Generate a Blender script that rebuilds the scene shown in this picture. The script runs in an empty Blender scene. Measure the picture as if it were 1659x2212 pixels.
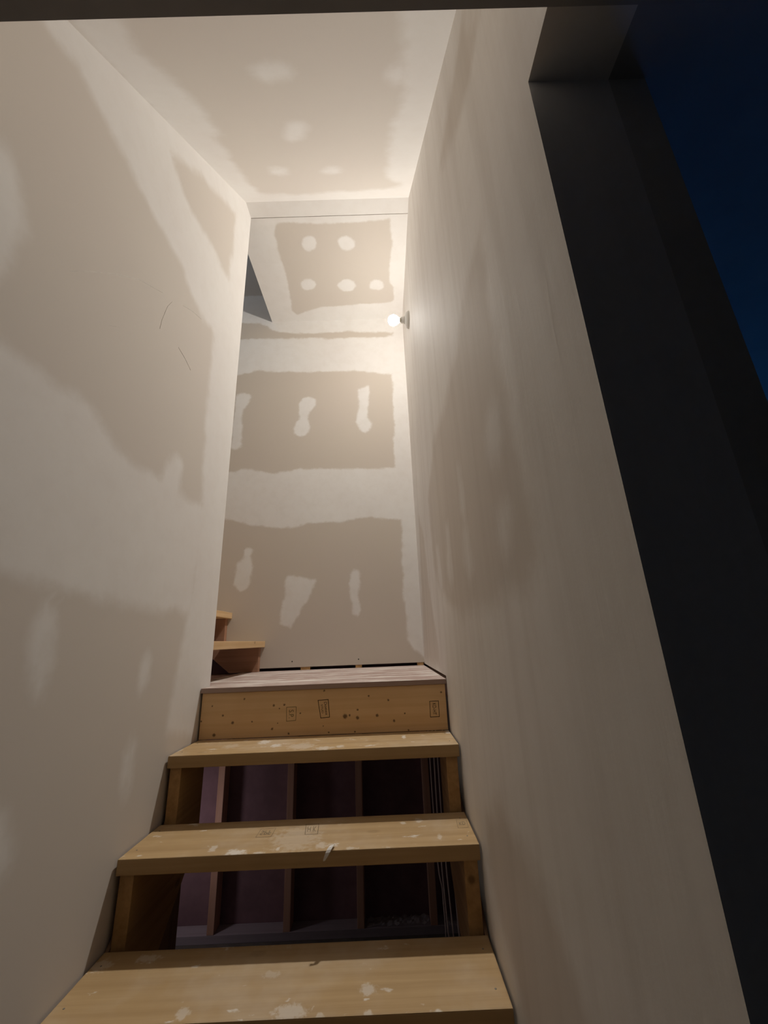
import bpy, bmesh, math, random
import numpy as np
from mathutils import Vector, Matrix

scene = bpy.context.scene
COL = scene.collection

# ------------------------------------------------------------------ camera
F_PX = 867.47                      # focal length in pixels of the 1659 x 2212 frame
YAW, PITCH, ROLL = 0.0084, 0.3105, -0.0394
fwd = Vector((math.sin(YAW) * math.cos(PITCH), math.cos(YAW) * math.cos(PITCH), math.sin(PITCH)))
rgt = Vector((math.cos(YAW), -math.sin(YAW), 0))
upv = rgt.cross(fwd)
r2 = math.cos(ROLL) * rgt + math.sin(ROLL) * upv
u2 = -math.sin(ROLL) * rgt + math.cos(ROLL) * upv
cam_data = bpy.data.cameras.new('camera')
cam_data.sensor_fit = 'HORIZONTAL'
cam_data.sensor_width = 36.0
cam_data.lens = F_PX * 36.0 / 1659.0
cam_data.clip_start = 0.02
cam = bpy.data.objects.new('camera', cam_data)
m = Matrix((r2, u2, -fwd)).transposed().to_4x4()
m.translation = (0.7572, -0.8872, 0.9282)
cam.matrix_world = m
COL.objects.link(cam)
scene.camera = cam

# ------------------------------------------------------------------ world, exposure, light from the hall window
world = bpy.data.worlds.new('world')
scene.world = world
world.use_nodes = True
bg = world.node_tree.nodes['Background']
bg.inputs['Color'].default_value = (0.55, 0.7, 1.0, 1)
bg.inputs['Strength'].default_value = 0.011
vs = scene.view_settings
vs.view_transform = 'Standard'
vs.look = 'None'
vs.gamma = 1.0
vs.exposure = 0.0
vs.use_curve_mapping = False

BULB_STRENGTH = 4350.0             # bare bulb on the landing wall
BULB_SMOOTH = 5.4
wl = bpy.data.lights.new('dusk_window_light', 'AREA')
wl.shape = 'RECTANGLE'
wl.size, wl.size_y = 1.0, 0.95
wl.color = (0.04, 0.3, 1.0)
wl.energy = 5.5
wlo = bpy.data.objects.new('dusk_window_light', wl)
wlo.location = (2.98, 1.15, 0.75)
wlo.rotation_euler = (0, math.radians(90 + 15), 0)
COL.objects.link(wlo)

ul = bpy.data.lights.new('understair_lamp_light', 'POINT')   # lamp left on in the space under the upper flight
ul.shadow_soft_size = 0.04
ul.color = (1.0, 0.82, 0.82)
ul.energy = 1.6
ulo = bpy.data.objects.new('understair_lamp_light', ul)
ulo.location = (-0.52, 1.58, 0.0)
COL.objects.link(ulo)

vl = bpy.data.lights.new('upstairs_dusk_light', 'AREA')
vl.shape = 'RECTANGLE'
vl.size, vl.size_y = 0.8, 0.6
vl.color = (0.5, 0.7, 1.0)
vl.energy = 9.0
vlo = bpy.data.objects.new('upstairs_dusk_light', vl)
vlo.location = (-1.4, 1.41, 5.35)
COL.objects.link(vlo)

# ------------------------------------------------------------------ dimensions (metres)
W = 1.0            # stair width between the plastered walls
RISE, RUN = 0.1947, 0.2195
TT = 0.038         # tread thickness
ZF = -3 * RISE     # lower floor
YB = 1.8506        # back wall face
ZL = 0.772         # landing top
YN = 0.886         # landing front
ZC = 3.5227        # landing ceiling
YC = 0.8767        # end of the sloped ceiling
SL = 0.8947
YE = 0.9727        # end of the left wall
YW = -0.5128       # near end of the right wall
YO = -0.587        # near edge of the ceiling opening
ZR = 1.712         # ceiling of the lower room


def zslope(y):
    return ZC - SL * (YC - y)


# joint compound outlines on the boards, in metres on each surface ('+' compound, '-' bare paper)
BACK = [
    ('+', [(-0.869, 3.837), (1.136, 3.754), (1.112, 3.381), (0.899, 3.385), (0.571, 3.403), (0.338, 3.399), (0.106, 3.403), (-0.049, 3.424), (-0.149,
        3.481), (-0.209, 3.512), (-0.841, 3.587)]),
    ('+', [(-0.815, 3.361), (-0.354, 3.361), (0.108, 3.351), (0.570, 3.337), (0.994, 3.334), (1.111, 3.362), (1.087, 2.979), (0.882, 2.970), (0.715,
        2.994), (0.565, 3.013), (0.117, 3.018), (-0.182, 3.044), (-0.293, 3.026), (-0.385, 3.003), (-0.775, 3.006)]),
    ('+', [(0.930, 3.465), (1.195, 3.455), (1.107, 1.711), (0.910, 1.719), (0.874, 2.150), (0.883, 2.580), (0.889, 2.969)]),
    ('+', [(-0.676, 2.136), (-0.338, 2.164), (-0.270, 2.176), (-0.132, 2.163), (-0.021, 2.140), (0.142, 2.164), (0.348, 2.159), (0.692, 2.146),
        (0.863, 2.147), (1.138, 2.140), (1.108, 1.728), (0.911, 1.739), (0.813, 1.757), (0.681, 1.769), (0.582, 1.759), (0.483, 1.742), (0.352,
        1.747), (0.237, 1.745), (0.155, 1.714), (0.024, 1.716), (-0.107, 1.731), (-0.224, 1.763), (-0.358, 1.795), (-0.640, 1.813)]),
    ('+', [(0.899, 1.754), (1.109, 1.746), (1.070, 0.802), (0.989, 0.825), (0.935, 0.872), (0.899, 0.936), (0.894, 1.172), (0.891, 1.486)]),
    ('+', [(-0.345, 2.816), (-0.299, 2.840), (-0.244, 2.833), (-0.230, 2.799), (-0.262, 2.728), (-0.291, 2.667), (-0.280, 2.367), (-0.327, 2.342),
        (-0.360, 2.358), (-0.357, 2.508), (-0.352, 2.711)]),
    ('+', [(0.144, 2.725), (0.179, 2.765), (0.226, 2.785), (0.278, 2.761), (0.275, 2.695), (0.229, 2.647), (0.219, 2.594), (0.232, 2.504), (0.205,
        2.446), (0.162, 2.436), (0.119, 2.465), (0.111, 2.501), (0.131, 2.561), (0.158, 2.596), (0.146, 2.650)]),
    ('+', [(0.615, 2.829), (0.700, 2.872), (0.692, 2.711), (0.679, 2.596), (0.709, 2.538), (0.704, 2.486), (0.664, 2.443), (0.629, 2.469), (0.595,
        2.542), (0.611, 2.611)]),
    ('+', [(-0.201, 1.574), (-0.163, 1.579), (-0.136, 1.558), (-0.166, 1.527), (-0.139, 1.454), (-0.145, 1.350), (-0.167, 1.304), (-0.200, 1.281),
        (-0.259, 1.323), (-0.258, 1.386), (-0.244, 1.458), (-0.197, 1.512)]),
    ('+', [(0.102, 1.372), (0.197, 1.362), (0.301, 1.342), (0.269, 1.241), (0.209, 1.153), (0.180, 1.079), (0.145, 1.028), (0.071, 1.060), (0.069,
        1.098), (0.087, 1.202), (0.089, 1.310)]),
    ('+', [(0.535, 1.381), (0.560, 1.409), (0.598, 1.394), (0.600, 1.312), (0.579, 1.214), (0.602, 1.129), (0.577, 1.088), (0.538, 1.107), (0.545,
        1.185), (0.521, 1.309)]),
]
FLAT = [
    ('-', [(0.149, 1.019), (0.235, 1.013), (0.279, 1.017), (0.457, 1.026), (0.638, 1.025), (0.759, 1.020), (0.885, 1.009), (0.889, 1.058), (0.909,
        1.162), (0.891, 1.240), (0.885, 1.369), (0.894, 1.497), (0.919, 1.532), (0.918, 1.664), (0.847, 1.685), (0.584, 1.697), (0.358, 1.707),
        (0.280, 1.723), (0.119, 1.775), (0.097, 1.734), (0.108, 1.587), (0.123, 1.399), (0.112, 1.266), (0.123, 1.096)]),
    ('+', [(0.386, 1.164), (0.368, 1.200), (0.340, 1.217), (0.312, 1.219), (0.293, 1.196), (0.287, 1.161), (0.303, 1.124), (0.333, 1.111), (0.359,
        1.111), (0.385, 1.125)]),
    ('+', [(0.641, 1.194), (0.614, 1.214), (0.582, 1.218), (0.553, 1.203), (0.541, 1.175), (0.537, 1.142), (0.565, 1.124), (0.596, 1.115), (0.627,
        1.129), (0.646, 1.159)]),
    ('+', [(0.327, 1.492), (0.308, 1.525), (0.274, 1.541), (0.240, 1.541), (0.218, 1.519), (0.212, 1.488), (0.228, 1.457), (0.259, 1.437), (0.295,
        1.436), (0.319, 1.458)]),
    ('+', [(0.627, 1.512), (0.606, 1.543), (0.572, 1.561), (0.533, 1.559), (0.506, 1.537), (0.487, 1.506), (0.511, 1.477), (0.542, 1.455), (0.583,
        1.455), (0.616, 1.476)]),
    ('+', [(0.843, 1.516), (0.839, 1.545), (0.809, 1.564), (0.773, 1.556), (0.741, 1.541), (0.738, 1.512), (0.741, 1.482), (0.773, 1.466), (0.811,
        1.467), (0.835, 1.490)]),
]
SLOPE = [
    ('+', [(0.018, -0.367), (0.129, -0.364), (0.138, -0.295), (0.120, -0.202), (0.124, -0.133), (0.137, -0.087), (0.164, 0.032), (0.161, 0.174),
        (0.176, 0.202), (0.136, 0.226), (0.113, 0.474), (0.108, 0.622), (0.123, 0.758), (0.330, 0.785), (0.645, 0.757), (0.846, 0.747), (0.938,
        0.706), (0.856, 0.602), (0.855, 0.451), (0.857, 0.275), (0.866, 0.126), (0.896, -0.030), (0.873, -0.134), (0.864, -0.206), (0.853, -0.345),
        (1.016, -0.341), (1.093, 0.982), (-0.101, 1.045)]),
    ('+', [(0.521, -0.110), (0.509, -0.088), (0.474, -0.078), (0.438, -0.078), (0.416, -0.094), (0.416, -0.114), (0.433, -0.131), (0.460, -0.144),
        (0.491, -0.141), (0.520, -0.132)]),
    ('+', [(0.418, 0.192), (0.457, 0.138), (0.513, 0.130), (0.529, 0.165), (0.485, 0.230), (0.437, 0.254), (0.422, 0.221)]),
    ('+', [(0.346, 0.511), (0.336, 0.533), (0.308, 0.548), (0.280, 0.540), (0.259, 0.528), (0.258, 0.506), (0.268, 0.483), (0.299, 0.476), (0.325,
        0.479), (0.344, 0.491)]),
    ('+', [(0.624, 0.523), (0.613, 0.544), (0.584, 0.551), (0.554, 0.551), (0.529, 0.538), (0.521, 0.517), (0.537, 0.499), (0.562, 0.486), (0.592,
        0.491), (0.613, 0.505)]),
    ('+', [(0.880, -0.085), (0.877, -0.065), (0.870, -0.048), (0.856, -0.046), (0.845, -0.064), (0.841, -0.086), (0.843, -0.107), (0.851, -0.122),
        (0.864, -0.119), (0.875, -0.105)]),
    ('-', [(0.784, -0.082), (0.812, -0.122), (0.845, -0.129), (0.838, -0.090), (0.846, -0.055), (0.798, -0.048)]),
]
LEFT = [
    ('+', [(-0.378, 2.342), (-0.337, 2.354), (-0.291, 2.374), (-0.243, 2.394), (-0.174, 2.400), (-0.082, 2.392), (0.034, 2.393), (0.182, 2.374),
        (0.355, 2.386), (0.428, 2.334), (0.544, 2.312), (0.630, 2.353), (0.662, 2.328), (0.666, 2.150), (0.667, 1.969), (0.684, 1.749), (0.730,
        1.490), (0.722, 1.213), (0.698, 1.032), (0.694, 0.957), (0.659, 0.828), (0.647, 0.669), (0.957, 0.568), (2.135, 0.605), (1.462, 4.573),
        (-0.296, 2.564)]),
    ('-', [(0.163, 2.747), (0.253, 2.845), (0.370, 2.960), (0.561, 3.105), (0.749, 3.244), (0.765, 3.134), (0.765, 2.972), (0.741, 2.772), (0.609,
        2.759), (0.472, 2.729), (0.370, 2.709), (0.281, 2.695)]),
    ('+', [(-0.375, 1.491), (-0.221, 1.532), (-0.154, 1.528), (-0.058, 1.534), (-0.016, 1.552), (0.026, 1.545), (0.096, 1.524), (0.152, 1.496),
        (0.247, 1.482), (0.318, 1.481), (0.401, 1.493), (0.419, 1.543), (0.440, 1.589), (0.490, 1.623), (0.523, 1.605), (0.516, 1.529), (0.532,
        1.494), (0.669, 1.489), (0.765, 1.501), (0.720, 1.050), (0.624, 1.056), (0.459, 1.053), (0.228, 1.060), (0.111, 1.074), (0.019, 1.072),
        (-0.096, 1.082), (-0.265, 1.108)]),
    ('+', [(0.027, 1.050), (0.063, 1.022), (0.077, 0.941), (0.078, 0.882), (0.062, 0.846), (0.030, 0.868), (0.008, 0.933), (0.009, 0.999)]),
    ('+', [(0.455, 0.918), (0.478, 0.899), (0.478, 0.851), (0.458, 0.810), (0.432, 0.835), (0.435, 0.881)]),
    ('+', [(0.438, 0.692), (0.469, 0.671), (0.466, 0.611), (0.459, 0.548), (0.442, 0.525), (0.418, 0.578), (0.413, 0.659)]),
    ('+', [(-0.037, 0.673), (0.045, 0.631), (0.066, 0.592), (0.074, 0.536), (0.056, 0.518), (0.002, 0.533)]),
    ('+', [(-0.380, 1.892), (-0.329, 1.957), (-0.275, 1.902), (-0.249, 1.828), (-0.244, 1.727), (-0.268, 1.626), (-0.315, 1.597)]),
]
RIGHT = [
    ('-', [(-0.223, 1.791), (-0.236, 1.682), (-0.235, 1.583), (-0.236, 1.413), (-0.241, 1.262), (-0.275, 1.120), (-0.276, 1.045), (-0.192, 1.006),
        (0.053, 0.992), (0.479, 0.998), (0.809, 1.111), (1.007, 1.242), (1.036, 1.601), (0.725, 1.753), (0.375, 1.720), (0.112, 1.744), (-0.095,
        1.800)]),
    ('+', [(-0.102, 1.405), (-0.149, 1.401), (-0.186, 1.369), (-0.191, 1.309), (-0.154, 1.257), (-0.077, 1.309), (-0.074, 1.375)]),
    ('+', [(-0.095, 1.159), (-0.167, 1.174), (-0.176, 1.135), (-0.154, 1.105), (-0.110, 1.074), (-0.081, 1.114)]),
    ('+', [(0.267, 1.226), (0.187, 1.207), (0.191, 1.103), (0.265, 1.081), (0.287, 1.146)]),
    ('+', [(0.256, 1.423), (0.215, 1.409), (0.216, 1.296), (0.240, 1.264), (0.273, 1.301)]),
    ('+', [(0.563, 1.323), (0.509, 1.316), (0.513, 1.141), (0.562, 1.091), (0.624, 1.159)]),
    ('+', [(0.871, 1.312), (0.811, 1.303), (0.787, 1.146), (0.793, 1.090), (0.867, 1.137)]),
    ('-', [(1.576, 1.667), (1.385, 1.523), (1.290, 1.240), (1.155, 1.015), (1.039, 0.809), (1.806, 0.793), (1.728, 1.157)]),
    ('-', [(-0.330, 2.363), (-0.409, 2.158), (-0.297, 2.166), (-0.159, 2.235), (-0.029, 2.361), (0.051, 2.450), (-0.123, 2.423)]),
    ('-', [(0.181, 0.564), (0.077, 0.552), (-0.026, 0.544), (-0.133, 0.517), (-0.199, 0.454), (-0.219, 0.430), (0.100, 0.197), (0.208, 0.259), (0.349,
        0.351), (0.339, 0.472)]),
]
KNOTS = [ (0.299, 0.698, 0.0066), (0.341, 0.699, 0.0055), (0.322, 0.686, 0.0033), (0.296, 0.614, 0.0066), (0.317, 0.633, 0.0033), (0.406, 0.665,
        0.0044), (0.498, 0.616, 0.0033), (0.520, 0.593, 0.0044), (0.585, 0.648, 0.0121), (0.603, 0.651, 0.0055), (0.635, 0.670, 0.0055), (0.634,
        0.641, 0.0088), (0.713, 0.647, 0.0077), (0.680, 0.719, 0.0055), (0.759, 0.701, 0.0055), (0.823, 0.650, 0.0044), (0.780, 0.625, 0.0066),
        (0.835, 0.590, 0.0044), (0.974, 0.722, 0.0055), (0.995, 0.649, 0.0044), (0.362, 0.595, 0.0055), (0.624, 0.592, 0.0044), (0.501, 0.745,
        0.0055), (0.179, 0.726, 0.0055), (0.051, 0.705, 0.0044), (0.097, 0.669, 0.0055), (0.138, 0.641, 0.0077), (0.215, 0.642, 0.0044), (0.068,
        0.600, 0.0088), (0.013, 0.651, 0.0044) ]

# ------------------------------------------------------------------ node helpers


def new_mat(name):
    mt = bpy.data.materials.new(name)
    mt.use_nodes = True
    nt = mt.node_tree
    b = nt.nodes['Principled BSDF']
    b.inputs['Specular IOR Level'].default_value = 0.25
    return mt, nt, b


class N:
    """small wrapper that wires shader nodes"""
    def __init__(self, nt):
        self.nt = nt

    def node(self, t, **kw):
        n = self.nt.nodes.new(t)
        for k, v in kw.items():
            setattr(n, k, v)
        return n

    def put(self, sock, v):
        if isinstance(v, bpy.types.NodeSocket):
            self.nt.links.new(v, sock)
        elif v is not None:
            sock.default_value = v

    def math(self, op, a, b=None, c=None, clamp=False):
        n = self.node('ShaderNodeMath', operation=op, use_clamp=clamp)
        for i, v in enumerate((a, b, c)):
            if v is not None:
                self.put(n.inputs[i], v)
        return n.outputs[0]

    def vmath(self, op, a, b=None):
        n = self.node('ShaderNodeVectorMath', operation=op)
        self.put(n.inputs[0], a)
        if b is not None:
            self.put(n.inputs[1], b)
        return n.outputs['Value'] if op in ('DISTANCE', 'LENGTH', 'DOT_PRODUCT') else n.outputs[0]

    def noise(self, vec, scale, detail=3, rough=0.5):
        n = self.node('ShaderNodeTexNoise')
        self.put(n.inputs['Vector'], vec)
        n.inputs['Scale'].default_value = scale
        n.inputs['Detail'].default_value = detail
        n.inputs['Roughness'].default_value = rough
        return n.outputs['Fac']

    def mapping(self, vec, scale, loc=(0, 0, 0)):
        n = self.node('ShaderNodeMapping')
        self.put(n.inputs['Vector'], vec)
        n.inputs['Scale'].default_value = scale
        n.inputs['Location'].default_value = loc
        return n.outputs[0]

    def step(self, v, lo, hi, a=0.0, b=1.0):
        n = self.node('ShaderNodeMapRange', interpolation_type='SMOOTHSTEP')
        self.put(n.inputs['Value'], v)
        n.inputs['From Min'].default_value = lo
        n.inputs['From Max'].default_value = hi
        n.inputs['To Min'].default_value = a
        n.inputs['To Max'].default_value = b
        return n.outputs[0]

    def mix(self, f, a, b, mode='MIX'):
        n = self.node('ShaderNodeMix', data_type='RGBA', blend_type=mode)
        self.put(n.inputs[0], f)
        self.put(n.inputs[6], (*a, 1) if isinstance(a, tuple) else a)
        self.put(n.inputs[7], (*b, 1) if isinstance(b, tuple) else b)
        return n.outputs[2]

    def bump(self, h, strength, dist, bsdf):
        n = self.node('ShaderNodeBump')
        n.inputs['Strength'].default_value = strength
        n.inputs['Distance'].default_value = dist
        self.put(n.inputs['Height'], h)
        self.nt.links.new(n.outputs[0], bsdf.inputs['Normal'])

    def objcoord(self, rnd=True):
        tc = self.node('ShaderNodeTexCoord').outputs['Object']
        if not rnd:
            return tc
        oi = self.node('ShaderNodeObjectInfo').outputs['Random']
        s = self.math('MULTIPLY', oi, 37.0)
        c = self.node('ShaderNodeCombineXYZ')
        for i in range(3):
            self.put(c.inputs[i], s)
        return self.vmath('ADD', tc, c.outputs[0])


PAPER = (0.49, 0.42, 0.345)
MUD = (0.69, 0.658, 0.618)


def drywall(name, contrast=1.0, soft=0.012, warp=0.03, fine=0.012, streak=None, streak_amt=0.25, tone=1.0):
    mt, nt, b = new_mat(name)
    g = N(nt)
    tc = g.objcoord(False)
    at = g.node('ShaderNodeAttribute', attribute_name='compound').outputs['Fac']
    n1 = g.math('MULTIPLY', g.math('SUBTRACT', g.noise(tc, 7, 4, 0.6), 0.5), warp * 2)
    n2 = g.math('MULTIPLY', g.math('SUBTRACT', g.noise(tc, 45, 3, 0.6), 0.5), fine)
    sd = g.math('ADD', at, g.math('ADD', n1, n2))
    mask = g.step(sd, -soft, soft)
    thin = g.step(g.noise(tc, 14, 5, 0.65), 0.3, 0.62, 0.86, 1.0)
    mask = g.math('MULTIPLY', mask, thin)
    pap = tuple((m_ + (p_ - m_) * contrast) * tone for p_, m_ in zip(PAPER, MUD))
    col = g.mix(mask, pap, tuple(m_ * tone for m_ in MUD))
    blot = g.step(g.noise(tc, 2.3, 3, 0.5), 0.35, 0.7)
    col = g.mix(g.math('MULTIPLY', blot, 0.12), col, (0.55, 0.46, 0.43))
    h = g.math('ADD', g.math('MULTIPLY', mask, 0.6), g.math('MULTIPLY', g.noise(tc, 90, 4, 0.6), 0.12))
    if streak:
        s1 = g.noise(g.mapping(tc, streak), 1.0, 5, 0.6)
        col = g.mix(g.math('MULTIPLY', g.step(s1, 0.42, 0.68), streak_amt), col, (0.47, 0.40, 0.33))
        h = g.math('ADD', h, g.math('MULTIPLY', s1, 1.6))
    nt.links.new(col, b.inputs['Base Color'])
    b.inputs['Roughness'].default_value = 0.85
    b.inputs['Specular IOR Level'].default_value = 0.15
    g.bump(h, 0.35, 0.002, b)
    return mt


def wood(name, light, dark, axis=0, splat=0.0, knots=None, rough=0.65, knot_amt=1.0, spots=None, streaky=False):
    mt, nt, b = new_mat(name)
    g = N(nt)
    tc = g.objcoord(True)
    raw = g.node('ShaderNodeTexCoord').outputs['Object']
    sc = [38.0, 38.0, 38.0]
    sc[axis] = 1.1
    gr = g.noise(g.mapping(tc, tuple(sc)), 1.0, 5, 0.62)
    col = g.mix(g.step(gr, 0.25, 0.8), light, dark)
    big = g.noise(tc, 5.0, 3, 0.55)
    col = g.mix(g.math('MULTIPLY', g.step(big, 0.4, 0.7), 0.35), col, dark)
    # scattered small knots
    vs_ = [9.0, 9.0, 9.0]
    vs_[axis] = 5.0
    v = g.node('ShaderNodeTexVoronoi')
    g.put(v.inputs['Vector'], g.mapping(tc, tuple(vs_)))
    v.inputs['Scale'].default_value = 1.0
    kn = g.step(v.outputs['Distance'], 0.05, 0.13, 1.0, 0.0)
    col = g.mix(g.math('MULTIPLY', kn, 0.65 * knot_amt), col, (0.09, 0.045, 0.02))
    if knots:
        mk = None
        wob = g.math('MULTIPLY', g.math('SUBTRACT', g.noise(raw, 160, 2), 0.5), 0.006)
        for x, z, r in knots:
            d = g.math('ADD', g.vmath('DISTANCE', g.mapping(raw, (1, 0, 1)), (x, 0, z)), wob)
            k = g.step(d, r * 0.35, r, 1.0, 0.0)
            mk = k if mk is None else g.math('MAXIMUM', mk, k)
        col = g.mix(g.math('MULTIPLY', mk, 0.8), col, (0.07, 0.03, 0.012))
    hgt = gr
    if splat > 0:
        nz = g.node('ShaderNodeSeparateXYZ')
        g.put(nz.inputs[0], g.node('ShaderNodeTexCoord').outputs['Normal'])
        upm = g.step(nz.outputs[2], 0.4, 0.8)
        s1 = g.noise(g.mapping(tc, (0.35, 2.6, 1) if streaky else (0.8, 1.5, 1)), 11.0, 5, 0.6)
        s2 = g.noise(g.mapping(tc, (0.4, 2.2, 1) if streaky else (0.7, 1.4, 1)), 30.0, 3, 0.55)
        a1 = g.step(s1, 0.655 - splat * 0.09, 0.75 - splat * 0.08)
        a2 = g.step(s2, 0.70 - splat * 0.05, 0.78 - splat * 0.05)
        film = g.step(g.noise(tc, 4.0, 4, 0.6), 0.42, 0.75, 0.0, 0.26)
        sm = g.math('MAXIMUM', g.math('MAXIMUM', a1, g.math('MULTIPLY', a2, 0.8)), film)
        if spots:
            pos = g.node('ShaderNodeNewGeometry').outputs['Position']
            wob = g.math('MULTIPLY', g.math('SUBTRACT', g.noise(pos, 70, 4, 0.65), 0.5), 2.2)
            for x, y, rx, ry, a in spots:
                mp = g.mapping(pos, (1 / rx, 1 / ry, 0), (-x / rx, -y / ry, 0))
                d = g.math('ADD', g.vmath('LENGTH', mp), wob)
                sm = g.math('MAXIMUM', sm, g.step(d, 0.45, 1.15, a, 0.0))
        sm = g.math('MULTIPLY', upm, sm, clamp=True)
        col = g.mix(g.math('MULTIPLY', sm, 0.85), col, (0.72, 0.67, 0.60))
        hgt = g.math('ADD', gr, g.math('MULTIPLY', sm, 0.8))
    nt.links.new(col, b.inputs['Base Color'])
    b.inputs['Roughness'].default_value = rough
    g.bump(hgt, 0.3, 0.0015, b)
    return mt


def plain(name, col, rough=0.7, noise_scale=20, amt=0.15, metallic=0.0):
    mt, nt, b = new_mat(name)
    g = N(nt)
    tc = g.objcoord(False)
    n = g.noise(tc, noise_scale, 4, 0.6)
    c2 = tuple(c * (1 - amt * 2) for c in col)
    nt.links.new(g.mix(g.step(n, 0.3, 0.7), col, c2), b.inputs['Base Color'])
    b.inputs['Roughness'].default_value = rough
    b.inputs['Metallic'].default_value = metallic
    return mt


SPLATS = [  # smears of compound trodden on the treads: x, y, half width, half depth, cover
    (0.46, 0.339, 0.027, 0.017, 0.35), (0.69, 0.284, 0.021, 0.018, 0.55), (0.526, 0.236, 0.041, 0.023, 0.6), (0.592, 0.222, 0.01, 0.011, 0.5),
    (0.693, 0.22, 0.009, 0.013, 0.6), (0.3, 0.243, 0.014, 0.021, 0.5), (0.024, 0.393, 0.035, 0.022, 0.35), (0.134, 0.409, 0.036, 0.016, 0.4),
    (0.322, 0.449, 0.033, 0.021, 0.95), (0.476, 0.516, 0.082, 0.088, 0.3), (0.553, 0.471, 0.018, 0.022, 0.5), (0.437, 0.462, 0.007, 0.016, 0.7),
    (0.249, 0.479, 0.013, 0.02, 0.6), (0.841, 0.606, 0.014, 0.017, 0.5), (0.79, 0.591, 0.009, 0.01, 0.5), (0.891, 0.489, 0.008, 0.023, 0.5),
    (0.39, 0.443, 0.016, 0.008, 0.6), (0.644, 0.447, 0.023, 0.008, 0.5), (0.291, 0.809, 0.027, 0.039, 0.8), (0.349, 0.75, 0.024, 0.029, 0.85),
    (-0.002, 0.729, 0.021, 0.028, 0.8), (0.444, 0.721, 0.057, 0.049, 0.4), (0.532, 0.681, 0.033, 0.026, 0.6), (0.586, 0.697, 0.016, 0.02, 0.6),
    (0.812, 0.798, 0.009, 0.031, 0.8), (0.986, 0.853, 0.012, 0.033, 0.8), (0.182, 0.764, 0.036, 0.037, 0.3),
]

M_BACK = drywall('drywall_taped_back', 0.85)
M_FLAT = drywall('drywall_taped_ceiling', 0.7, soft=0.010, warp=0.02)
M_SLOPE = drywall('drywall_taped_slope', 0.52, soft=0.03, warp=0.04, fine=0.006)
M_LEFT = drywall('drywall_taped_left', 0.6, soft=0.028, warp=0.035, fine=0.006)
M_RIGHT = drywall('drywall_taped_right', 0.5, soft=0.04, warp=0.05, fine=0.006, streak=(11, 11, 0.7), streak_amt=0.16, tone=1.15)
M_PLAIN = plain('drywall_plain', (0.62, 0.58, 0.52), 0.9, 6, 0.06)
M_ROOM = plain('drywall_unpainted_grey', (0.40, 0.385, 0.37), 0.9, 6, 0.06)
M_PURPLE = plain('drywall_purple', (0.235, 0.155, 0.185), 0.9, 8, 0.1)
M_CONC = plain('concrete', (0.13, 0.125, 0.12), 0.9, 14, 0.12)
M_TREAD = wood('lumber_tread', (0.47, 0.32, 0.16), (0.36, 0.23, 0.105), 0, splat=0.25, knot_amt=0.3, spots=SPLATS)
M_STRING = wood('lumber_stringer', (0.47, 0.29, 0.13), (0.30, 0.17, 0.07), 1)
M_UPPER = wood('lumber_upper_tread', (0.66, 0.46, 0.26), (0.52, 0.33, 0.16), 1, splat=0.2)
M_UPSTR = wood('lumber_upper_stringer', (0.40, 0.22, 0.14), (0.29, 0.15, 0.09), 0)
M_STUD = wood('lumber_stud', (0.60, 0.40, 0.31), (0.47, 0.29, 0.21), 2, knot_amt=0.5)
M_PLATE = wood('lumber_treated_plate', (0.36, 0.34, 0.40), (0.28, 0.26, 0.31), 0, knot_amt=0.3)
M_DECK = wood('plywood_deck', (0.40, 0.29, 0.245), (0.31, 0.215, 0.18), 0, splat=1.75, knot_amt=0.0, streaky=True)
M_DARKPLY = wood('plywood_dark', (0.25, 0.15, 0.09), (0.17, 0.10, 0.06), 2, knot_amt=0.2)
M_INK = plain('stamp_ink', (0.07, 0.045, 0.02), 0.8, 60, 0.2)
M_INKPALE = plain('stamp_ink_faded', (0.19, 0.15, 0.06), 0.8, 60, 0.2)
M_INKGREY = plain('stamp_ink_grey', (0.25, 0.19, 0.12), 0.8, 60, 0.2)
M_CERAMIC = plain('white_porcelain', (0.8, 0.78, 0.74), 0.3, 8, 0.03)
M_BRASS = plain('bulb_cap_metal', (0.6, 0.55, 0.42), 0.35, 12, 0.1, 0.9)
M_NAIL = plain('nail_steel', (0.22, 0.2, 0.18), 0.5, 12, 0.1, 0.5)
M_SCREW = plain('black_screw', (0.03, 0.03, 0.03), 0.4, 12, 0.1, 0.6)
M_CABLE = plain('cable_sheath', (0.88, 0.76, 0.74), 0.5, 12, 0.06)
M_CHIP = plain('dried_compound', (0.82, 0.79, 0.74), 0.9, 40, 0.1)
M_FRAME = plain('window_frame_paint', (0.6, 0.6, 0.6), 0.5, 8, 0.03)

mt, nt, b = new_mat('bulb_glow')
g = N(nt)
em = g.node('ShaderNodeEmission')
em.inputs['Color'].default_value = (1.0, 0.972, 0.925, 1)
lf = g.node('ShaderNodeLightFalloff')
lf.inputs['Strength'].default_value = BULB_STRENGTH
lf.inputs['Smooth'].default_value = BULB_SMOOTH
nt.links.new(lf.outputs['Quadratic'], em.inputs['Strength'])
nt.links.new(em.outputs[0], nt.nodes['Material Output'].inputs['Surface'])
nt.nodes.remove(b)
M_BULB = mt

mt, nt, b = new_mat('clear_plastic_film')
b.inputs['Base Color'].default_value = (0.55, 0.58, 0.65, 1)
b.inputs['Roughness'].default_value = 0.12
b.inputs['Alpha'].default_value = 0.45
b.inputs['Specular IOR Level'].default_value = 0.6
M_PLASTIC = mt
mt, nt, b = new_mat('window_glass')
b.inputs['Base Color'].default_value = (0.9, 0.95, 1.0, 1)
b.inputs['Roughness'].default_value = 0.02
b.inputs['Transmission Weight'].default_value = 1.0
b.inputs['IOR'].default_value = 1.05
M_GLASS = mt

# ------------------------------------------------------------------ object helpers


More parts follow.
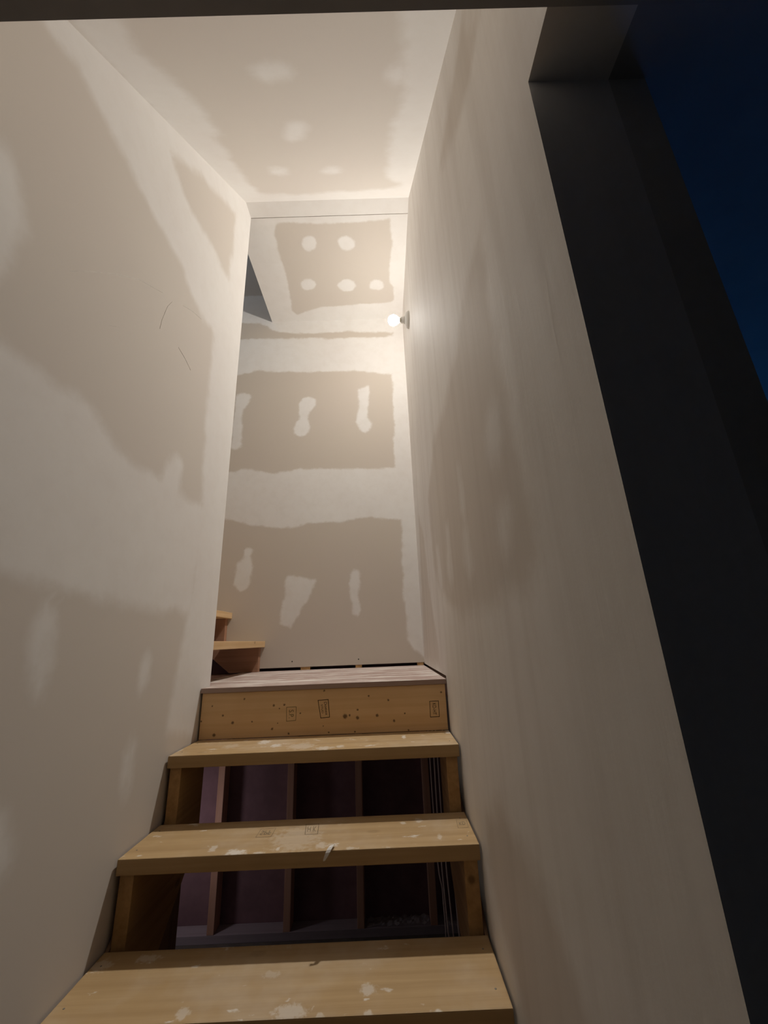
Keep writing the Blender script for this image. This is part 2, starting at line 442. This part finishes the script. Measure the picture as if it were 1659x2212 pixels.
def obj_from(name, verts, faces, mat, parent=None, bevel=0.0, smooth=False, origin=None):
    """one mesh object; verts in world metres, origin at the middle of its base"""
    v = np.array(verts, float)
    if origin is None:
        lo, hi = v.min(0), v.max(0)
        origin = np.array([(lo[0] + hi[0]) / 2, (lo[1] + hi[1]) / 2, lo[2]])
    origin = np.array(origin, float)
    me = bpy.data.meshes.new(name)
    me.from_pydata([tuple(p) for p in (v - origin)], [], faces)
    me.update()
    bm = bmesh.new()
    bm.from_mesh(me)
    bmesh.ops.recalc_face_normals(bm, faces=bm.faces)
    if bevel > 0:
        es = [e for e in bm.edges if e.calc_face_angle(0) > 0.5]
        bmesh.ops.bevel(bm, geom=es, offset=bevel, segments=2, affect='EDGES', profile=0.6)
    bm.to_mesh(me)
    bm.free()
    if smooth:
        for p in me.polygons:
            p.use_smooth = True
    me.materials.append(mat)
    o = bpy.data.objects.new(name, me)
    if parent is not None:
        o.parent = parent
        o.location = tuple(origin - np.array(world_loc(parent)))
    else:
        o.location = tuple(origin)
    COL.objects.link(o)
    return o


def world_loc(o):
    p = np.array(o.location)
    while o.parent is not None:
        o = o.parent
        p = p + np.array(o.location)
    return p


def box(name, x0, x1, y0, y1, z0, z1, mat, parent=None, bevel=0.0):
    v = [(x, y, z) for z in (z0, z1) for y in (y0, y1) for x in (x0, x1)]
    f = [(0, 2, 3, 1), (4, 5, 7, 6), (0, 1, 5, 4), (2, 6, 7, 3), (0, 4, 6, 2), (1, 3, 7, 5)]
    return obj_from(name, v, f, mat, parent, bevel)


def prism(name, poly, axis, a, b_, mat, parent=None, bevel=0.0):
    """polygon swept along an axis: x -> poly in (y, z), y -> (x, z), z -> (x, y)"""
    def P(p, t):
        return {'x': (t, p[0], p[1]), 'y': (p[0], t, p[1]), 'z': (p[0], p[1], t)}[axis]
    n = len(poly)
    v = [P(p, a) for p in poly] + [P(p, b_) for p in poly]
    f = [tuple(range(n)), tuple(range(2 * n - 1, n - 1, -1))]
    f += [(i, (i + 1) % n, n + (i + 1) % n, n + i) for i in range(n)]
    return obj_from(name, v, f, mat, parent, bevel)


def lathe(name, prof, base, axis, mat, parent=None, seg=32):
    """profile of (distance along axis, radius) turned about an axis through base"""
    ax = Vector(axis).normalized()
    s = ax.orthogonal().normalized()
    t = ax.cross(s)
    v, f = [], []
    for d, r in prof:
        for k in range(seg):
            a = 2 * math.pi * k / seg
            v.append(tuple(Vector(base) + ax * d + (s * math.cos(a) + t * math.sin(a)) * max(r, 1e-5)))
    for i in range(len(prof) - 1):
        for k in range(seg):
            f.append((i * seg + k, i * seg + (k + 1) % seg, (i + 1) * seg + (k + 1) % seg, (i + 1) * seg + k))
    f.append(tuple(range(seg)))
    f.append(tuple(range((len(prof) - 1) * seg, len(prof) * seg)))
    return obj_from(name, v, f, mat, parent, 0, True)


def tube(name, pts, r, mat, parent=None, seg=8):
    pts = [Vector(p) for p in pts]
    v, f = [], []
    for i, p in enumerate(pts):
        d = (pts[min(i + 1, len(pts) - 1)] - pts[max(i - 1, 0)]).normalized()
        s = d.cross(Vector((0.3, 1, 0.1))).normalized()
        t = d.cross(s)
        for k in range(seg):
            a = 2 * math.pi * k / seg
            v.append(tuple(p + (s * math.cos(a) + t * math.sin(a)) * r))
    for i in range(len(pts) - 1):
        for k in range(seg):
            f.append((i * seg + k, i * seg + (k + 1) % seg, (i + 1) * seg + (k + 1) % seg, (i + 1) * seg + k))
    f.append(tuple(range(seg)))
    f.append(tuple(range((len(pts) - 1) * seg, len(pts) * seg)))
    return obj_from(name, v, f, mat, parent, 0, True)


def tag(o, label, cat, group=None):
    o['label'] = label
    o['category'] = cat
    if group:
        o['group'] = group
    return o


def struct(o, label=None, cat=None):
    o['kind'] = 'structure'
    if label:
        o['label'] = label
    if cat:
        o['category'] = cat
    return o


def thing(name, loc, label, cat, group=None):
    o = bpy.data.objects.new(name, None)
    o.location = loc
    o.empty_display_size = 0.1
    COL.objects.link(o)
    return tag(o, label, cat, group)


def poly_sdf(P, poly):
    """signed distance of points to a polygon, positive inside"""
    poly = np.array(poly)
    x, y = P[:, 0], P[:, 1]
    d = np.full(len(P), 1e9)
    ins = np.zeros(len(P), bool)
    j = len(poly) - 1
    for i in range(len(poly)):
        a, b_ = poly[j], poly[i]
        e = b_ - a
        w = P - a
        t = np.clip((w @ e) / max(e @ e, 1e-12), 0, 1)
        q = w - t[:, None] * e
        d = np.minimum(d, np.hypot(q[:, 0], q[:, 1]))
        c = (a[1] > y) != (b_[1] > y)
        xx = a[0] + (y - a[1]) / (b_[1] - a[1] if abs(b_[1] - a[1]) > 1e-9 else 1e-9) * e[0]
        ins ^= c & (x < xx)
        j = i
    return np.where(ins, d, -d)


def board(name, patches, to3d, shapes, base, mat, thick, inward, res=0.02):
    """a boarded surface made of grid patches (u0, u1, low(u), high(u)); the distance to the
    outlines of the joint compound is stored per vertex, its edge is drawn by the material"""
    verts, faces, uv = [], [], []
    for u0, u1, lo, hi in patches:
        nu = max(1, int(round((u1 - u0) / res)))
        us = np.linspace(u0, u1, nu + 1)
        h = max(hi(u) - lo(u) for u in us)
        nv = max(1, int(round(h / res)))
        o = len(verts)
        for u in us:
            for k in range(nv + 1):
                w = lo(u) + (hi(u) - lo(u)) * k / nv
                uv.append((u, w))
                verts.append(to3d(u, w))
        for i in range(nu):
            for k in range(nv):
                a = o + i * (nv + 1) + k
                faces.append((a, a + nv + 1, a + nv + 2, a + 1))
    # face the room
    v = [Vector(verts[i]) for i in faces[0]]
    if (v[1] - v[0]).cross(v[2] - v[0]).dot(Vector(inward)) < 0:
        faces = [f[::-1] for f in faces]
    me = bpy.data.meshes.new(name)
    me.from_pydata(verts, [], faces)
    P = np.array(uv)
    sd = np.full(len(P), 0.4 if base == '+' else -0.4)
    for s, poly in shapes:
        d = poly_sdf(P, poly)
        sd = np.maximum(sd, d) if s == '+' else np.minimum(sd, -d)
    at = me.attributes.new('compound', 'FLOAT', 'POINT')
    at.data.foreach_set('value', np.clip(sd, -0.4, 0.4).astype(np.float32))
    me.materials.append(mat)
    me.update()
    o = bpy.data.objects.new(name, me)
    COL.objects.link(o)
    md = o.modifiers.new('thickness', 'SOLIDIFY')
    md.thickness = thick
    md.offset = -1
    return struct(o)


# ------------------------------------------------------------------ the setting
EPS = 0.02
Cst = lambda c: (lambda u: c)
struct(box('floor', -2.5, 4.0, -3.0, 2.1, ZF - 0.1, ZF, M_CONC))
wall_left = board('wall_left',
      [(YO, YW, Cst(ZR), lambda y: zslope(y) + EPS),
       (YW, 0.85, Cst(ZF), lambda y: zslope(y) + EPS),
       (0.85, YC, Cst(0.55), lambda y: zslope(y) + EPS),
       (YC, YE, Cst(0.55), Cst(ZC + EPS))],
      lambda u, w: (0.0, u, w), LEFT, '-', M_LEFT, 0.12, (1, 0, 0), 0.025)
board('wall_right',
      [(YO, YW, Cst(ZR), lambda y: zslope(y) + EPS),
       (YW, YC, Cst(ZF), lambda y: zslope(y) + EPS),
       (YC, 0.888, Cst(ZF), Cst(ZC + EPS)),
       (0.888, YB, Cst(0.783), Cst(ZC + EPS))],
      lambda u, w: (W, u, w), RIGHT, '+', M_RIGHT, 0.12, (-1, 0, 0), 0.02)
wall_back = board('wall_back',
      [(-2.4, -0.231, lambda x: ZL + 0.06 + 0.8 * (-x - 0.231), Cst(5.4)), (-0.231, -0.1, Cst(0.785), Cst(5.4)), (-0.1, W + 0.1, Cst(0.790), Cst(ZC + EPS))],
      lambda u, w: (u, YB, w), BACK, '-', M_BACK, 0.0127, (0, -1, 0), 0.02)
board('ceiling_slope', [(0.0, W, Cst(YO), Cst(YC))],
      lambda u, w: (u, w, zslope(w)), SLOPE, '-', M_SLOPE, 0.1, (0, 0.6, -1), 0.02)
board('ceiling_strip', [(0.0, W, Cst(YC), Cst(YE))],
      lambda u, w: (u, w, ZC), [], '+', M_FLAT, 0.1, (0, 0, -1), 0.02)
board('ceiling_landing', [(-0.10, W, Cst(YE + 0.007), Cst(YB))],
      lambda u, w: (u, w, ZC + 0.004), FLAT, '+', M_FLAT, 0.1, (0, 0, -1), 0.015)

# trowel ridges standing proud of the left wall
for rp, rr in (([(-0.117, 1.839), (-0.052, 1.911), (0.017, 1.982), (0.121, 2.075), (0.249, 2.154)], 0.0016),
               ([(0.381, 2.229), (0.451, 2.270), (0.532, 2.304)], 0.0014),
               ([(0.264, 2.008), (0.268, 2.053), (0.287, 2.131), (0.310, 2.176)], 0.0012),
               ([(0.390, 2.036), (0.448, 2.029), (0.500, 2.013)], 0.0018),
               ([(0.040, 1.816), (0.069, 1.838)], 0.0014)):
    v, f = [], []
    for i, (y, z) in enumerate(rp):
        w_ = rr * (1.0 if 0 < i < len(rp) - 1 else 0.3)
        v += [(-0.001, y, z - w_), (0.0009, y, z), (-0.001, y, z + w_)]
        if i:
            k = 3 * i - 3
            f += [(k, k + 3, k + 4, k + 1), (k + 1, k + 4, k + 5, k + 2)]
    obj_from('trowel_ridge', v, f, M_CHIP, wall_left)

# the lower room: ceiling with the stair opening, wall along the hall, window
struct(box('ceiling_room', -2.5, 4.0, -3.0, YO, ZR, ZR + 0.24, M_ROOM))
struct(box('ceiling_hall', 1.12, 4.0, YO, 2.1, ZR, ZR + 0.24, M_ROOM))
struct(box('ceiling_side', -2.5, -0.12, YO, 0.85, ZR, ZR + 0.24, M_ROOM))
struct(box('wall_side', -2.5, -2.4, -3.0, 0.85, ZF, ZR, M_ROOM))
struct(box('wall_header', 0.0, W, YO - 0.013, YO, ZR + 0.24, zslope(YO) + 0.12, M_PLAIN))
struct(box('wall_hall', 1.12, 1.175, YW, 2.1, ZF, ZR, M_PLAIN))
# far wall of the hall with its window opening
wx0, wx1 = 2.8, 2.92
wy0, wy1, wz0, wz1 = 0.65, 1.65, 0.25, 1.25
hv, hf = [], []
for a in ((-3.0, wy0, ZF, ZR), (wy1, 2.1, ZF, ZR), (wy0, wy1, ZF, wz0), (wy0, wy1, wz1, ZR)):
    n0 = len(hv)
    hv += [(x, y, z) for z in a[2:] for y in a[:2] for x in (wx0, wx1)]
    hf += [tuple(n0 + i for i in q) for q in ((0, 2, 3, 1), (4, 5, 7, 6), (0, 1, 5, 4), (2, 6, 7, 3), (0, 4, 6, 2), (1, 3, 7, 5))]
struct(obj_from('wall_far', hv, hf, M_PLAIN))
struct(box('wall_end', 1.175, 4.0, 2.0, 2.1, ZF, ZR, M_PLAIN))
fr = thing('window_1', (wx0 + 0.06, (wy0 + wy1) / 2, wz0), 'hall window', 'window')
del fr['label'], fr['category']
fr['kind'] = 'structure'
for nm, a in (('sill', (wy0, wy1, wz0, wz0 + 0.04)), ('window_head', (wy0, wy1, wz1 - 0.04, wz1)),
              ('jamb', (wy0, wy0 + 0.04, wz0 + 0.04, wz1 - 0.04)), ('jamb', (wy1 - 0.04, wy1, wz0 + 0.04, wz1 - 0.04))):
    box(nm, wx0 + 0.03, wx0 + 0.09, a[0], a[1], a[2], a[3], M_FRAME, fr, 0.003)
box('pane', wx0 + 0.055, wx0 + 0.06, wy0 + 0.04, wy1 - 0.04, wz0 + 0.04, wz1 - 0.04, M_GLASS, fr)

# stairwell of the upper flight, to the left of the landing
struct(box('wall_upper_left', -2.52, -2.4, 0.85, YB, ZF, 5.4, M_PLAIN))
struct(box('wall_upper_near', -2.4, -0.12, 0.85, YE, ZF, 5.4, M_PLAIN))
struct(box('wall_upper_right', -0.10, 0.0, YE, YB, ZC + 0.104, 5.4, M_PLAIN))
struct(box('ceiling_upper', -2.5, 0.0, 0.85, YB + 0.05, 5.4, 5.5, M_PLAIN))

# framing of the back wall below and behind the board, plus added light blocks
for x in (-0.655, -0.247, 0.165, 0.567, 0.966):
    box('stud', x - 0.019, x + 0.019, YB + 0.014, YB + 0.103, ZF + 0.038, 0.70, M_STUD, wall_back, 0.002)
box('bottom_plate', -1.0, 1.11, YB + 0.014, YB + 0.103, ZF, ZF + 0.038, M_PLATE, wall_back, 0.002)
box('gap_light_block', -1.0, 1.0, YB + 0.014, YB + 0.103, 0.70, 0.76, M_STUD, wall_back, 0.002)  # unseen board added to keep the under-stair light out of the back gap
box('gap_light_block', 1.001, 1.119, 0.90, YB + 0.103, 0.70, 0.76, M_STUD, wall_back, 0.002)  # same added blocker for the gap along the right wall
struct(box('wall_rear', -2.4, 1.11, YB + 0.104, YB + 0.116, ZF, 3.0, M_PURPLE))
for x0, x1 in ((0.21, 0.27), (0.56, 0.60), (0.955, 0.995)):
    box('shim', x0, x1, YB + 0.002, YB + 0.05, ZL - 0.011, 0.792, M_STRING, wall_back)
for x in (0.155, 0.580):
    lathe('screw', [(0, 0.004), (0.0008, 0.0035)], (x, YB, 0.823 if x > 0.3 else 0.825), (0, -1, 0), M_SCREW, wall_back, 10)

# ------------------------------------------------------------------ lower staircase
st = thing('staircase', (0.5, -2 * RUN, ZF), 'lower flight of open-riser wooden steps between the two plastered walls', 'staircase')
for n in range(-2, 4):
    y1 = n * RUN + (0.2190 if n < 3 else YN - 3 * RUN)
    o = box('tread', 0.006, 0.994, n * RUN, y1, n * RISE - TT, n * RISE, M_TREAD, st, 0.004)
    if n == 2:
        o['label'] = 'tread with grey grade stamps and a curled chip on its nose'
    # a couple of nail heads over each stringer
    for x in (0.03, 0.97):
        for dy in (0.05, 0.17):
            lathe('nail', [(0, 0.0024), (0.0005, 0.002)], (x, n * RUN + dy, n * RISE), (0, 0, 1), M_NAIL, o, 8)
YS = 0.010
sp = [(-2 * RUN + YS, ZF)]
for n in range(-2, 4):
    if n > -2:
        sp.append((n * RUN + YS, (n - 1) * RISE - TT))
    sp.append((n * RUN + YS, n * RISE - TT))
sp += [(YN - 0.03, 3 * RISE - TT), (YN - 0.03, 3 * RISE - TT - 0.26), (-2 * RUN + 0.36, ZF)]
for x0 in (0.014, 0.948):
    prism('stringer', sp, 'x', x0, x0 + 0.038, M_STRING, st, 0.0015)
pp = [(-2 * RUN + 0.05, ZF), (-2 * RUN + 0.05, -2 * RISE - TT - 0.05), (YN - 0.05, 3 * RISE - TT - 0.04), (YN - 0.035, ZF)]
for x0 in (0.004, 0.987):
    prism('side_panel', pp, 'x', x0, x0 + 0.009, M_DARKPLY, st)

# grade stamps: a thin inked outline and lettering


def stamp(name, quad, place, words, mat, parent, lw=0.0016):
    """quad: four corners on the board; place(u, v) -> 3d; lettering runs from the first side to the third"""
    P = [Vector((a, b_)) for a, b_ in quad]
    c = sum(P, Vector((0, 0))) / 4
    v, f = [], []
    for i in range(4):
        a, b_ = P[i], P[(i + 1) % 4]
        d = (b_ - a).normalized()
        n = Vector((-d.y, d.x)) * lw / 2
        k = len(v)
        for q in (a - d * lw / 2 + n, b_ + d * lw / 2 + n, b_ + d * lw / 2 - n, a - d * lw / 2 - n):
            v.append(tuple(place(q.x, q.y)))
        f.append((k, k + 1, k + 2, k + 3))
    down = ((P[3] - P[0]) + (P[2] - P[1])) / 2
    side = ((P[1] - P[0]) + (P[2] - P[3])) / 2
    for txt, off, size, length in words:
        cu = bpy.data.curves.new('lettering', 'FONT')
        cu.body = txt
        cu.align_x = 'CENTER'
        cu.align_y = 'CENTER'
        to = bpy.data.objects.new('lettering', cu)
        COL.objects.link(to)
        bpy.context.view_layer.update()
        tm = bpy.data.meshes.new_from_object(to.evaluated_get(bpy.context.evaluated_depsgraph_get()))
        co = [p.co.copy() for p in tm.vertices]
        xs = [p.x for p in co]
        ys = [p.y for p in co]
        sx = length * down.length / (max(xs) - min(xs))
        sy = size * side.length / (max(ys) - min(ys))
        mx, my = (max(xs) + min(xs)) / 2, (max(ys) + min(ys)) / 2
        k = len(v)
        dn, sd_ = down.normalized(), side.normalized()
        for p in co:
            q = c + sd_ * (off * side.length) + dn * ((p.x - mx) * sx) + sd_ * ((p.y - my) * sy)
            v.append(tuple(place(q.x, q.y)))
        f += [tuple(k + i for i in p.vertices) for p in tm.polygons]
        bpy.data.objects.remove(to)
        bpy.data.meshes.remove(tm)
    return obj_from(name, v, f, mat, parent)


tread2 = [o for o in st.children if o.get('label')][0]
ontread = lambda u, w: (u, w, 2 * RISE + 0.0004)
stamp('grade_stamp', [(0.352, 0.592), (0.352, 0.536), (0.397, 0.538), (0.397, 0.594)], ontread, [('SPF', 0, 0.5, 0.7)], M_INKGREY, tread2, 0.0012)
stamp('grade_stamp', [(0.487, 0.612), (0.497, 0.541), (0.534, 0.541), (0.527, 0.612)], ontread, [('H K', 0, 0.5, 0.7)], M_INKGREY, tread2, 0.0018)
stamp('grade_stamp', [(0.957, 0.600), (0.953, 0.541), (0.984, 0.543), (0.988, 0.602)], ontread, [('KD', 0, 0.4, 0.6)], M_INKGREY, tread2, 0.001)

# ------------------------------------------------------------------ landing
ld = thing('landing', (0.5, YN, 0.57), 'plywood landing platform smeared with white compound above the solid riser board', 'landing')
deck = prism('deck', [(0.002, YN - 0.006), (0.998, YN - 0.006), (0.998, YB + 0.001), (-0.155, YB + 0.001), (-0.155, YE + 0.004), (0.002, YE + 0.004)],
             'z', ZL - 0.019, ZL, M_DECK, ld, 0.002)
deck['label'] = 'plywood deck with white compound streaks'
ry0, ry1, rz0, rz1 = YN, YN + 0.038, 3 * RISE + 0.0005, ZL - 0.0195
M_RISER = wood('lumber_riser', (0.74, 0.51, 0.28), (0.64, 0.41, 0.205), 0, knots=[(x - 0.5, z - rz0, r) for x, z, r in KNOTS], knot_amt=0.0)
riser = box('riser_board', 0.008, 0.992, ry0, ry1, rz0, rz1, M_RISER, ld, 0.002)
riser['label'] = 'knotty riser board with three inked grade stamps'
onriser = lambda u, w: (u, YN - 0.0004, w)
stamp('grade_stamp', [(0.3503, 0.6893), (0.3892, 0.6896), (0.3888, 0.6410), (0.3521, 0.6390)], onriser, [('S.P.', 0.0, 0.5, 0.6)], M_INKPALE, riser, 0.0018)
stamp('grade_stamp', [(0.4763, 0.7101), (0.5173, 0.7120), (0.5232, 0.6477), (0.4882, 0.6456)], onriser,
      [('Domex', 0.2, 0.28, 0.74), ('STUD', -0.2, 0.2, 0.5)], M_INK, riser, 0.0024)
stamp('grade_stamp', [(0.9255, 0.6900), (0.9610, 0.6904), (0.9602, 0.6332), (0.9250, 0.6328)], onriser, [('KD-HT', 0.0, 0.4, 0.74)], M_INK, riser, 0.0022)

# ------------------------------------------------------------------ upper staircase, climbing to the left
us = thing('upper_staircase', (-0.4, 1.4, ZL), 'pale wooden steps climbing away from the landing behind the left wall', 'staircase')
UR, UG = 0.187, 0.227
for k in range(6):
    zt = ZL + (k + 1) * UR - 0.003
    nx = -0.023 - k * UG
    box('tread', nx - 0.252, nx, YE + 0.012, YB - 0.002, zt - 0.038, zt, M_UPPER, us, 0.003)
pu = []
for k in range(6):
    pu.append((-0.050 - k * UG, ZL + k * UR - (0.041 if k else 0.0) + (0.0 if k else 0.001)))
    pu.append((-0.050 - k * UG, ZL + (k + 1) * UR - 0.041))
pu += [(-0.050 - 6 * UG, ZL + 6 * UR - 0.041), (-0.050 - 6 * UG, ZL + 0.8 * (6 * UG - 0.181))]
pu.append((-0.231, ZL + 0.001))
for y0 in (YB - 0.040, YE + 0.014):
    prism('stringer', pu, 'y', y0, y0 + 0.038, M_UPSTR, us, 0.0015)

# ------------------------------------------------------------------ bare bulb on the landing wall
lp = (W, 1.352, 3.035)
lamp = thing('wall_lamp', lp, 'bare glowing bulb in a white porcelain holder on the right wall', 'lamp')
lathe('base_plate', [(0, 0.056), (0.006, 0.058), (0.016, 0.054), (0.024, 0.040), (0.030, 0.026)], lp, (-1, 0, 0), M_CERAMIC, lamp, 40)
sk = lathe('socket', [(0.028, 0.027), (0.040, 0.022), (0.052, 0.021), (0.054, 0.018)], lp, (-1, 0, 0), M_CERAMIC, lamp)
lathe('screw_cap', [(0.050, 0.0135), (0.062, 0.0135), (0.066, 0.015)], lp, (-1, 0, 0), M_BRASS, sk)
R_, cx = 0.036, 0.108
pr = [(0.066, 0.015), (0.072, 0.018), (0.079, 0.023)]
pr += [(cx - R_ * math.cos(t), R_ * math.sin(t)) for t in [math.radians(42 + i * 138 / 12) for i in range(13)]]
lathe('bulb', pr, lp, (-1, 0, 0), M_BULB, lamp, 28)

# ------------------------------------------------------------------ small things
cab = [[(1.016, 1.80, 0.74), (1.016, 1.80, 0.3), (1.014, 1.80, 0.0), (1.020, 1.80, -0.28), (1.030, 1.80, -0.54), (1.034, 1.79, ZF + 0.004)],
       [(1.034, 1.79, 0.74), (1.036, 1.79, 0.25), (1.036, 1.79, 0.0), (1.044, 1.79, -0.3), (1.052, 1.78, -0.5), (1.056, 1.77, ZF + 0.004)],
       [(1.075, 1.80, 0.74), (1.078, 1.80, 0.2), (1.080, 1.80, -0.25), (1.085, 1.80, -0.53), (1.088, 1.79, ZF + 0.004)],
       [(0.992, 1.82, 0.74), (0.994, 1.82, 0.1), (0.998, 1.82, -0.22), (1.004, 1.81, -0.30), (1.016, 1.815, -0.36), (1.020, 1.82, -0.54), (1.018, 1.82, ZF + 0.004)]]
LAB = ('straight pale cable hanging just beside the kinked one under the landing', 'straight pale cable hanging between two other straight cables under the landing',
       'pale cable hanging nearest the right stringer under the landing', 'pale cable with a kink near the floor hanging beside the last stud')
for p, lab in zip(cab, LAB):
    tag(tube('electrical_cable', p, 0.0036, M_CABLE), lab, 'cable', 'cables under the landing')

# curled chip of dried compound on the nose of the stamped tread
cp = [(0.5925, 0.020, 0.0030), (0.5905, 0.014, 0.0055), (0.5885, 0.007, 0.0070), (0.5860, 0.0, 0.0065), (0.5830, -0.006, 0.0035),
      (0.5795, -0.010, -0.0015), (0.5760, -0.012, -0.0075), (0.5725, -0.0125, -0.0135), (0.5700, -0.0115, -0.0185)]
v, f = [], []
for i, p in enumerate(cp):
    w_ = 0.0062 * math.sin(0.45 + 2.3 * i / 8)
    for s, h in ((-1, 0), (1, 0), (1, 1), (-1, 1)):
        k = i / 8
        v.append((p[0] + s * w_, 2 * RUN + p[1] + s * w_ * 0.25 - h * 0.0016 * k, 2 * RISE + p[2] + h * 0.0016 * (1 - 0.6 * k)))
    if i:
        k = (i - 1) * 4
        for a in range(4):
            f.append((k + a, k + (a + 1) % 4, k + 4 + (a + 1) % 4, k + 4 + a))
f += [(0, 1, 2, 3), (32, 33, 34, 35)]
tag(obj_from('compound_chip', v, f, M_CHIP), 'curled white chip hanging over the nose of the stamped tread', 'chip')

# scrap of clear film lying on the bottom plate between two studs
rnd = random.Random(4)
v, f = [], []
nx_, ny_ = 26, 6
for i in range(nx_):
    for j in range(ny_):
        v.append((0.60 + 0.34 * i / (nx_ - 1), YB + 0.02 + 0.075 * j / (ny_ - 1) + rnd.uniform(-0.004, 0.004),
                  ZF + 0.040 + rnd.uniform(0, 0.012)))
for i in range(nx_ - 1):
    for j in range(ny_ - 1):
        a = i * ny_ + j
        f.append((a, a + ny_, a + ny_ + 1, a + 1))
tag(obj_from('plastic_scrap', v, f, M_PLASTIC), 'crumpled clear plastic film on the bottom plate between the studs', 'plastic')
